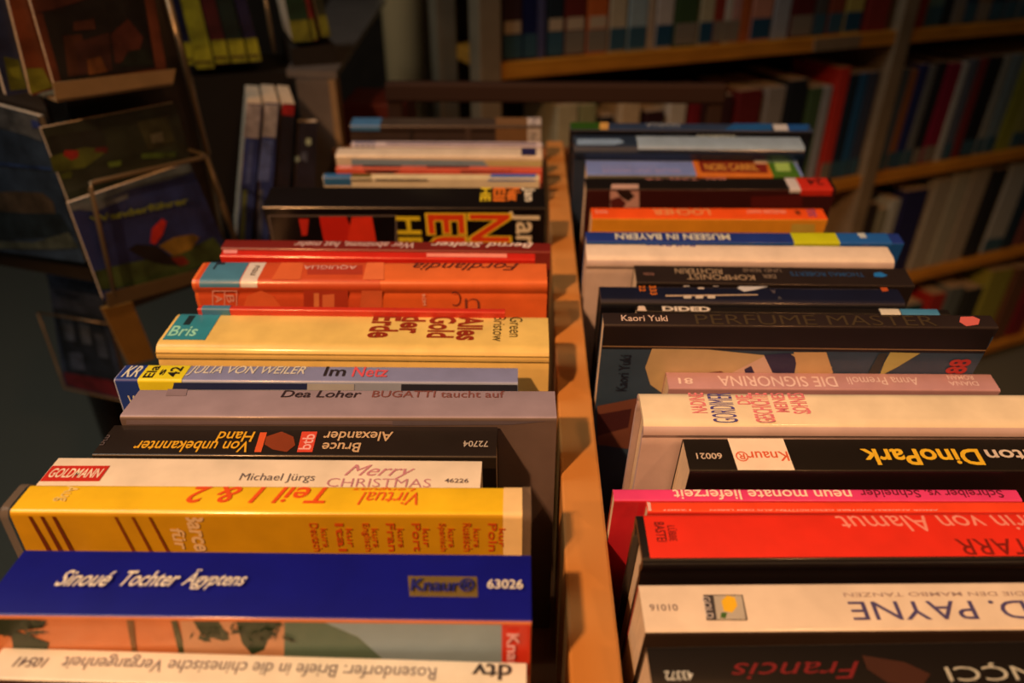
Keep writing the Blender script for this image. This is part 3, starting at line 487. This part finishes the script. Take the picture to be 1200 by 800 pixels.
run([(652, 676, .235, col(140, 108, 62), NONE, 'yellowish'), (677, 696, .232, col(112, 92, 46), NONE, 'olive beige'), (700, 716, .205, col(30, 20, 14), NONE, 'black'), (722, 745, .226, col(150, 108, 62), NONE, 'sand'), (750, 772, .205, col(40, 14, 10), NONE, 'brown'), (776, 796, .226, col(150, 118, 80), NONE, 'pale'), (800, 812, .215, col(90, 12, 10), NONE, 'small red'), (813, 848, .22, col(44, 16, 10), NONE, 'dark maroon'),
     (852, 880, .225, col(78, 16, 10), NONE, 'dark red'), (884, 906, .225, col(110, 86, 60), NONE, 'beige-grey'), (908, 930, .235, col(20, 18, 14), NONE, 'black tall'), (933, 948, .215, col(50, 56, 24), NONE, 'green'), (948, 958, .215, col(120, 100, 76), NONE, 'whitish'), (946, 957, .25, col(150, 30, 14), GY, 'bright red leaning', None, .0), (960, 974, .235, col(18, 20, 20), TL, 'blue-black'), (975, 984, .235, col(24, 50, 56), TL, 'teal'), (985, 996, .235, col(40, 36, 34), TL, 'charcoal')][0:13]+[(962, 975, .25, col(150, 30, 14), GY, 'bright red tall'), (976, 986, .235, col(18, 22, 22), TL, 'blue-black'), (987, 996, .235, col(24, 50, 56), TL, 'teal'), (997, 1008, .235, col(40, 36, 34), TL, 'charcoal')], LEV[2], '{}, middle shelf')
run([(1032, 1040, .235, col(60, 58, 50), TL, 'grey'), (1041, 1049, .23, col(110, 56, 22), TL, 'rust'), (1050, 1060, .24, col(26, 26, 46), TL, 'dark blue'), (1061, 1069, .235, col(84, 70, 50), TL, 'tan'), (1070, 1080, .24, col(24, 18, 14), GY, 'black'), (1082, 1098, .235, col(104, 12, 22), GY, 'crimson'), (1099, 1105, .235, col(140, 116, 90), NONE, 'slim white'), (1107, 1117, .24, col(66, 56, 46), TL, 'grey-brown'), (1118, 1127, .24, col(92, 22, 14), NONE, 'dark red'), (1128, 1144, .24, col(18, 14, 10), TL, 'broad black'), (1145, 1153, .24, col(110, 90, 60), TL, 'beige'), (1155, 1168, .24, col(84, 80, 60), TL, 'grey-beige'), (1169, 1184, .24, col(110, 92, 18), NONE, 'yellow'), (1185, 1200, .24, col(110, 90, 30), TL, 'ochre'), (1201, 1215, .24, col(60, 30, 16), TL, 'brown')], LEV[2], '{}, middle shelf right of the upright', .04)
run([(996, 1009, .22, col(40, 26, 16), NONE, 'brown'), (1012, 1022, .20, col(104, 84, 52), NONE, 'tan'), (1024, 1034, .22, col(130, 108, 76), NONE, 'pale'), (1036, 1064, .235, col(26, 20, 34), NONE, 'dark purple')], LEV[3], '{}, lower shelf near the upright', .03)
run([(1068, 1088, .25, col(120, 92, 58), NONE, 'beige'), (1089, 1108, .255, col(124, 98, 62), NONE, 'light beige'), (1109, 1130, .26, col(120, 90, 56), NONE, 'cream beige'), (1134, 1150, .25, col(24, 18, 12), NONE, 'black'), (1152, 1176, .255, col(122, 100, 70), TL, 'off-white'), (1178, 1190, .24, col(20, 26, 24), NONE, 'dark green'), (1192, 1210, .24, col(90, 40, 24), NONE, 'rust')], LEV[3], '{}, lower shelf beyond the purple book', .05)
z4 = Z0-.99
box('shelf_board', b1+.042, b1+1.05, 0, .25, z4-.028, z4, sw, shelf, .002); box('shelf_board', e0-.005, b1, 0, .25, z4-.028, z4, sw, shelf, .002)
run([(1020, 1060, .22, col(18, 40, 32), TL, 'dark green'), (1066, 1084, .235, col(120, 22, 10), NONE, 'red'), (1086, 1104, .24, col(70, 62, 44), NONE, 'grey'), (1108, 1128, .22, col(30, 24, 14), NONE, 'black'), (1130, 1158, .26, col(110, 88, 22), NONE, 'yellow-green'), (1162, 1180, .25, col(80, 40, 16), NONE, 'brown'), (1182, 1200, .25, col(90, 14, 14), NONE, 'dark red')], z4, '{}, bottom shelf', .06)

# ------------------------------------------------------------------ things between rack and bookshelf
bm = bmesh.new(); bmesh.ops.create_cone(bm, cap_ends=True, segments=40, radius1=.055, radius2=.055, depth=2.6, matrix=Matrix.Translation((0, 0, 1.3)))
me = bpy.data.meshes.new('column'); bm.to_mesh(me); bm.free(); me.materials.append(mat((.85, .66, .36), .6, .1, .05, 4, .02))
for p in me.polygons: p.use_smooth = len(p.vertices) == 4
o = bpy.data.objects.new('round_column', me); COL.objects.link(o); q = plane(478, 60, Vector((0, 1.9, 0)), Vector((0, 1, 0))); o.location = (q.x, 1.9, 0)
tag(o, 'pale cream round column standing behind the far end of the trolley', 'column')
def vbox(name, label, cat, x0, x1, y, z0, z1, m, dy=.02):
    a = plane(x0, 60, Vector((0, y, 0)), Vector((0, 1, 0))).x; b = plane(x1, 60, Vector((0, y, 0)), Vector((0, 1, 0))).x
    o = box(name, a, b, y, y+dy, z0, z1, m, None, .002); tag(o, label, cat); return o
vbox('cabinet', 'dark brown cabinet side standing right of the pale round column', 'cabinet', 498, 552, 2.1, 0, 2.0, mat((.03, .014, .008), .7, 0), .3)
vbox('partition', 'narrow blue-grey partition beside the left edge of the metal bookshelf', 'partition', 553, 566, 1.75, 0, 1.9, mat((.10, .11, .13), .5), .05)
vbox('maroon_box', 'dark maroon box standing behind the left row of books', 'box', 392, 470, 1.0, .0, Z0-.02, mat((.09, .008, .006), .7, 0), .10)

# ------------------------------------------------------------------ brochure display rack on the left
wire = mat((.30, .25, .17), .35, .3, .05, 40, 0, metal=.6); rackm = mat((.025, .02, .017), .6); beige = mat((.34, .27, .17), .5)
def facet(q, ang): 
    d = Vector((math.cos(ang), math.sin(ang), 0)); n = Vector((d.y, -d.x, 0)); return Vector(q), d, n
F1 = facet((-.40, .66, Z0), math.radians(50)); F2 = facet((-.56, .60, Z0), math.radians(163+0)); 
def fp(F, px, py, off=0.0, n=None): q, d, nn = F; nn = n or nn; return plane(px, py, q+nn*off, nn)
rack = thing('display_rack', 'dark metal brochure rack with beige trays and wire holders left of the trolley', 'display rack', (-.52, .72, 0))
def rk(name, pts, n, th, m): return slab(name, [Vector(p)-Vector(rack.location) for p in pts], n, th, m, rack)
def rtube(name, pts, rad, m): return tube(name, [Vector(p)-Vector(rack.location) for p in pts], rad, m, rack)
def booklet(label, F, quad, c, prints=(), th=.006, off=0., cat='booklet', name='booklet', texts=(), n=None):
    nn = n or F[2]; P = [fp(F, x, y, off, nn) for x, y in quad]; cen = sum(P, Vector())/len(P); low = min(p.z for p in P)
    base = Vector((cen.x, cen.y, low)); root = thing(name, label, cat, base)
    slab('cover', [p-base for p in P], nn, .0006, mat(c, .45, .3, .3, 38, .0), root)
    slab('page_block', [(p-base)*1.0-nn*.0007+(cen-p)*.012 for p in P], nn, th, PAGE, root)
    if prints:
        for k, (poly, cc) in enumerate(prints):
            mesh_obj('cover_print', [fp(F, x, y, off+.0003+.00008*k, nn)-base for x, y in poly], [tuple(range(len(poly)))], mat(cc, .45, .3, .32, 55, 0), root)
    for s, q4, cc, bold in texts:                       # q4: pixel corners bottom-left, bottom-right, top-left
        gv, gf = glyphs(s, bold); A, B, D = [fp(F, x, y, off+.002, nn)-base for x, y in q4]
        mesh_obj('lettering', [A+(B-A)*a+(D-A)*b for a, b in gv], gf, ink(cc), root)
    return root
K = .42
def dc(r, g, b): return ob(r, g, b, K)
booklet('dark travel guide with orange border and red castle picture in the beige tray', F1, [(65, 102), (30, -20), (178, -20), (196, 85)], dc(74, 30, 12),
        [([(72, 96), (40, -20), (166, -20), (182, 80)], dc(20, 14, 8)), ([(80, 90), (74, 42), (96, 40), (104, 86)], dc(52, 22, 8)), ([(92, 88), (88, 50), (128, 38), (132, 82)], dc(48, 20, 10)), ([(135, 74), (130, 40), (150, 22), (168, 44), (160, 70)], dc(58, 22, 10)), ([(42, 14), (60, 12), (105, -2), (80, -20), (38, -20)], dc(52, 20, 8)), ([(104, 88), (102, 70), (118, 66), (126, 84)], dc(90, 44, 12)), ([(86, 36), (86, 26), (110, 22), (112, 34)], dc(56, 24, 10)), ([(140, 78), (150, 60), (176, 56), (180, 76)], dc(18, 18, 8))], off=.014, name='travel_guide')
booklet('orange-spined guide with yellow foot behind the castle travel guide', F1, [(38, 112), (5, -20), (32, -20), (64, 104)], dc(88, 34, 10), [([(36, 110), (30, 80), (50, 80), (62, 102)], dc(96, 80, 14))], off=.004, name='travel_guide')
booklet('blue-spined guide with yellow flower pattern at the upper left edge', F1, [(8, 112), (-30, -20), (2, -20), (34, 108)], dc(26, 28, 38), [([(12, 106), (4, 66), (22, 70), (32, 104)], dc(70, 62, 10)), ([(14, 90), (10, 80), (22, 78), (24, 92)], dc(96, 84, 14))], off=-.004, name='travel_guide')
rk('tray_lip', [fp(F1, 66, 117, .022), fp(F1, 62, 97, .022), fp(F1, 206, 81, .022), fp(F1, 203, 97, .022)], F1[2], .002, beige)
rk('tray_floor', [fp(F1, 66, 117, .02), fp(F1, 203, 97, .02), fp(F1, 203, 97, .02)-F1[2]*.05, fp(F1, 66, 117, .02)-F1[2]*.05], Vector((0, 0, 1)), .002, beige)
booklet('leaflet with dark green and yellow pictures behind the blue beetle guide', F1, [(88, 255), (48, 150), (205, 120), (225, 190)], dc(30, 27, 12),
        [([(60, 180), (56, 160), (120, 150), (125, 172)], dc(24, 20, 10)), ([(62, 200), (58, 184), (100, 172), (128, 176), (100, 196), (66, 202)], dc(62, 56, 10)), ([(74, 182), (76, 176), (92, 176), (92, 184), (84, 188)], dc(104, 20, 10)), ([(110, 178), (112, 173), (126, 172), (126, 179)], dc(70, 14, 8)), ([(174, 176), (160, 142), (196, 136), (206, 166)], dc(40, 32, 12)), ([(178, 168), (176, 158), (190, 154), (192, 166)], dc(76, 60, 34)), ([(72, 210), (70, 204), (84, 200), (84, 208)], dc(66, 62, 12)), ([(128, 196), (126, 190), (142, 188), (142, 194)], dc(64, 66, 14)), ([(166, 186), (166, 180), (206, 178), (206, 184)], dc(56, 60, 14))], off=0.006, name='leaflet')
booklet('blue guide with a yellow title and red-winged beetle in wire holder', F1, [(122, 352), (80, 238), (222, 190), (272, 306)], dc(24, 26, 44),
        [([(84, 248), (80, 238), (222, 190), (226, 202), (200, 210), (150, 222), (110, 240)], dc(64, 60, 48)), ([(82, 244), (86, 240), (120, 236), (150, 226), (150, 232), (110, 248)], dc(70, 62, 50)), ([(118, 340), (110, 318), (150, 308), (200, 300), (250, 278), (268, 300), (190, 330)], dc(42, 44, 14)),
         ([(150, 292), (160, 286), (182, 288), (200, 300), (212, 312), (190, 310), (170, 304)], dc(12, 8, 6)), ([(176, 284), (178, 268), (190, 256), (195, 260), (190, 276), (182, 286)], dc(140, 24, 14)), ([(186, 288), (204, 278), (226, 274), (234, 278), (224, 292), (204, 300)], dc(98, 62, 14)), ([(200, 302), (215, 300), (222, 308), (212, 312)], dc(90, 20, 10))],
        off=.024, name='travel_guide', texts=[('Wanderführer', [(108, 262), (222, 238), (104, 254)], dc(84, 76, 14), .03)])
WH = [(128, 345), (107, 219), (112, 213), (236, 184), (240, 182), (226, 176)]
rtube('wire_holder', [fp(F1, 135, 348, .032), fp(F1, 106, 220, .032), fp(F1, 107, 215, .032), fp(F1, 112, 213, .032), fp(F1, 236, 185, .032), fp(F1, 240, 182, .030), fp(F1, 222, 176, .008)], .0022, wire)
rk('tray_lip', [fp(F1, 128, 360, .034), fp(F1, 124, 344, .034), fp(F1, 274, 306, .034), fp(F1, 276, 318, .034)], F1[2], .002, mat((.10, .08, .05), .5))
rk('orange_panel', [fp(F1, 120, 362, .0), fp(F1, 155, 354, .0), fp(F1, 182, 420, .0), fp(F1, 152, 428, .0)], F1[2], .006, mat(dc(96, 56, 14), .5))
for a, b, o_ in (((195, -10), (243, 180), -.02), ((240, 180), (282, 300), -.02), ((222, 90), (262, 290), -.05)):
    rtube('wire_post', [fp(F1, *a, o_), fp(F1, *b, o_)], .0035, wire)
# second facet of the rack, turned the other way
qc = fp(F1, 60, 220, -.03); F2 = facet(qc, math.radians(180-17)); n2 = Vector((math.cos(math.radians(-107)), math.sin(math.radians(-107)), 0))
booklet('blue mountain lake leaflet with pale top at the left edge', F2, [(-60, 108), (44, 136), (100, 308), (-60, 286)], dc(26, 28, 26),
        [([(-60, 110), (44, 136), (50, 166), (30, 158), (0, 150), (-60, 140)], dc(58, 48, 34)), ([(-60, 228), (20, 224), (50, 226), (62, 236), (70, 270), (-60, 262)], dc(44, 28, 12)), ([(-60, 242), (30, 250), (70, 250), (86, 276), (-60, 284)], dc(14, 16, 12)), ([(-60, 280), (40, 284), (80, 272), (92, 290), (60, 292), (-60, 290)], dc(46, 40, 22)), ([(36, 140), (44, 142), (48, 150), (38, 150)], dc(34, 34, 50)), ([(-60, 184), (60, 196), (62, 200), (-60, 188)], dc(22, 28, 36))], off=0, name='leaflet', n=n2)
booklet('white and red leaflet with grey group photo in clear lower holder', F2, [(52, 300), (112, 318), (150, 470), (75, 452)], dc(44, 40, 38),
        [([(60, 306), (84, 310), (84, 316), (62, 312)], dc(66, 20, 16)), ([(62, 360), (118, 372), (138, 448), (78, 438)], dc(24, 22, 20)), ([(74, 436), (146, 448), (150, 468), (78, 452)], dc(84, 14, 12)), ([(70, 366), (84, 372), (88, 400), (76, 398)], dc(60, 54, 46)), ([(92, 376), (104, 380), (108, 404), (96, 402)], dc(66, 58, 48)), ([(80, 412), (96, 414), (100, 434), (84, 432)], dc(62, 56, 50)), ([(110, 390), (122, 392), (128, 420), (116, 418)], dc(56, 50, 44))], off=-.06, name='leaflet', n=n2,
        texts=[('Der Sommer', [(64, 330), (110, 340), (62, 322)], dc(20, 18, 20), .02), ('Bilder', [(64, 346), (92, 352), (62, 338)], dc(20, 18, 20), .02)])
def r2(name, pts, th, m, off): return rk(name, [fp(F2, x, y, off, n2) for x, y in pts], n2, th, m)
rtube('wire_holder', [fp(F2, 44, 366, -.045, n2), fp(F2, 76, 455, -.045, n2), fp(F2, 146, 470, -.045, n2)], .0015, wire)
rtube('wire_holder', [fp(F2, 44, 366, -.045, n2), fp(F2, 130, 380, -.045, n2)], .0015, wire)
r2('rack_panel', [(-60, 60), (44, 90), (110, 330), (-60, 300)], .004, rackm, -.012)
# post and base of the rack
pc = Vector((-.60, .86, 0))-Vector(rack.location)
tube('centre_post', [pc+Vector((0, 0, .03)), pc+Vector((0, 0, 1.45))], .02, rackm, rack, n=16)
bm = bmesh.new(); bmesh.ops.create_cone(bm, cap_ends=True, segments=32, radius1=.24, radius2=.22, depth=.03, matrix=Matrix.Translation(pc+Vector((0, 0, .015))))
me = bpy.data.meshes.new('base'); bm.to_mesh(me); bm.free(); me.materials.append(rackm); q = bpy.data.objects.new('base', me); COL.objects.link(q); q.parent = rack
rk('back_panel', [fp(F1, 40, -60, -.03), fp(F1, 186, -60, -.03), fp(F1, 268, 320, -.03), fp(F1, 130, 370, -.03)], F1[2], .004, rackm)

# ------------------------------------------------------------------ second display: row of labelled books, plate, slanted spines
D1 = facet((-.33, .96, Z0), math.radians(22))
disp = thing('display_shelf', 'dark display shelf with a grey metal plate behind the brochure rack', 'display shelf', (-.25, 1.0, 0))
def dslab(name, pts, n, th, m): return slab(name, [Vector(p)-Vector(disp.location) for p in pts], n, th, m, disp)
names = [('navy', 205, 222, (12, 14, 26)), ('yellow', 222, 245, (128, 104, 14)), ('dark red', 245, 263, (62, 12, 8)), ('dark green', 264, 284, (14, 24, 12)), ('dark violet', 285, 300, (26, 16, 26))]
yl = dc(140, 112, 14)
for i, (wd, x0, x1, c) in enumerate(names):
    sl = .30; yb = 78-(x0-205)*.06+(4 if wd == 'yellow' else 0)
    q = [(x0+9, yb), (x0-18, -30), (x1-19, -30), (x1+7, yb-1)]
    pr = [([(x0+8, yb-1), (x0+2, yb-28), (x1+.5, yb-29), (x1+6.5, yb-2)], yl)]+[([(x0+7, yb-6), (x0+6.5, yb-9), (x1+2, yb-10), (x1+3, yb-7)], dc(60, 30, 8))]
    booklet(f'{wd} dictionary with yellow foot label on the dark display shelf', D1, q, dc(*c), pr, th=.12, name='dictionary', cat='book', off=.0)
for i, (wd, x0, x1, yb, c) in enumerate([('green', 338, 362, 50, (20, 34, 12)), ('slim red', 362, 369, 48, (96, 20, 12)), ('olive', 372, 384, 44, (40, 34, 14))]):
    q = [(x0+6, yb), (x0-13, -40), (x1-14, -40), (x1+4, yb-1)]
    booklet(f'{wd} dictionary with a yellow foot label right of the tall wire divider', D1, q, dc(*c), [([(x0+5, yb-1), (x0, yb-26), (x1-2, yb-27), (x1+3.6, yb-2)], dc(96, 78, 14))], th=.12, name='dictionary', cat='book', off=.03)
tube('wire_divider', [fp(D1, 308, -20, .03)-Vector(disp.location), fp(D1, 322, 62, .03)-Vector(disp.location)], .0025, wire, disp)
grey = mat((.15, .14, .14), .35, .3, .1, 30, .02)
zc = fp(D1, 340, 80, .04).z
dslab('top_plate', [hitz(335, 82, zc), hitz(394, 84, zc), hitz(452, -2, zc), hitz(388, -2, zc)], Vector((0, 0, 1)), .008, grey)
pl = hitz(394, 84, zc); ny = Vector((0, 1, 0))
a = plane(345, 84, pl, ny); b = plane(384, 84, pl, ny); c_ = plane(392, 84, pl, ny)
box('side_panel', a.x+.25, b.x+.25, a.y-1.0, a.y-.98, .02, zc-.009, grey, disp); box('edge_strip', b.x+.25, c_.x+.25, a.y-1.003, a.y-.98, .02, zc-.009, mat((.30, .22, .13), .5), disp)
d0 = fp(D1, 200, 80, -.0); d1 = fp(D1, 345, 80, 0)
dslab('shelf_panel', [Vector((d0.x, d0.y, .0)), Vector((d1.x, d1.y, .0)), Vector((d1.x, d1.y, d0.z-.012)), Vector((d0.x, d0.y, d0.z-.012))], D1[2], .15, mat((.012, .010, .009), .7, 0))
e0_ = fp(D1, 340, 51, .03); e1_ = fp(D1, 392, 46, .03)
dslab('step_block', [Vector((e0_.x, e0_.y, d0.z-.1)), Vector((e1_.x, e1_.y, d0.z-.1)), Vector((e1_.x, e1_.y, e1_.z-.006)), Vector((e0_.x, e0_.y, e0_.z-.006))], D1[2], .13, mat((.012, .010, .009), .7, 0))
F3 = facet((-.27, .80, Z0), math.radians(20))
booklet('blue book with white upper spine, left one of the leaning pair', F3, [(276, 290), (290, 121), (307, 122), (294, 290)], dc(26, 30, 50), [([(285, 161), (289.5, 122), (306, 123), (303, 162)], dc(104, 82, 64)), ([(288, 215), (292, 166), (297, 166), (293, 215)], dc(50, 50, 64)), ([(280, 290), (284, 222), (290, 222), (286, 290)], dc(60, 56, 20))], th=.10, name='blue_white_book', cat='book')
booklet('blue book with white upper spine, right one beside the black book', F3, [(300, 290), (310, 120), (327, 121), (314, 290)], dc(26, 30, 50), [([(307, 160), (310.5, 122), (326, 122.5), (323, 161)], dc(108, 86, 66)), ([(302, 212), (307, 164), (320, 164), (315, 212)], dc(56, 56, 70)), ([(302, 290), (304, 222), (308, 222), (306, 290)], dc(56, 50, 46))], th=.10, name='blue_white_book', cat='book')
booklet('black slim book with red top leaning behind the blue and white pair', F3, [(317, 290), (331, 121), (346, 122), (334, 290)], dc(14, 10, 12), [([(329, 134), (331, 122), (345, 123), (344, 136)], dc(100, 12, 8))], th=.10, name='red_top_book', cat='book', off=-.005)
booklet('dark film case with small white round faces on the cover', F3, [(342, 290), (350, 143), (372, 143), (366, 290)], dc(20, 14, 16), [([(358, 168), (359, 162), (364, 162), (365, 168), (361, 171)], dc(120, 116, 100)), ([(345, 188), (346, 183), (350, 183), (351, 188), (348, 190)], dc(110, 104, 90)), ([(352, 186), (354, 178), (360, 178), (360, 190)], dc(60, 54, 52))], th=.015, name='film_case', cat='case', off=-.012)
g0 = fp(F3, 272, 291); g1 = fp(F3, 372, 291)
dslab('support_box', [Vector((g0.x, g0.y, .0)), Vector((g1.x, g1.y, .0)), Vector((g1.x, g1.y, g1.z-.001)), Vector((g0.x, g0.y, g0.z-.001))], F3[2], .11, mat((.012, .010, .009), .7, 0))
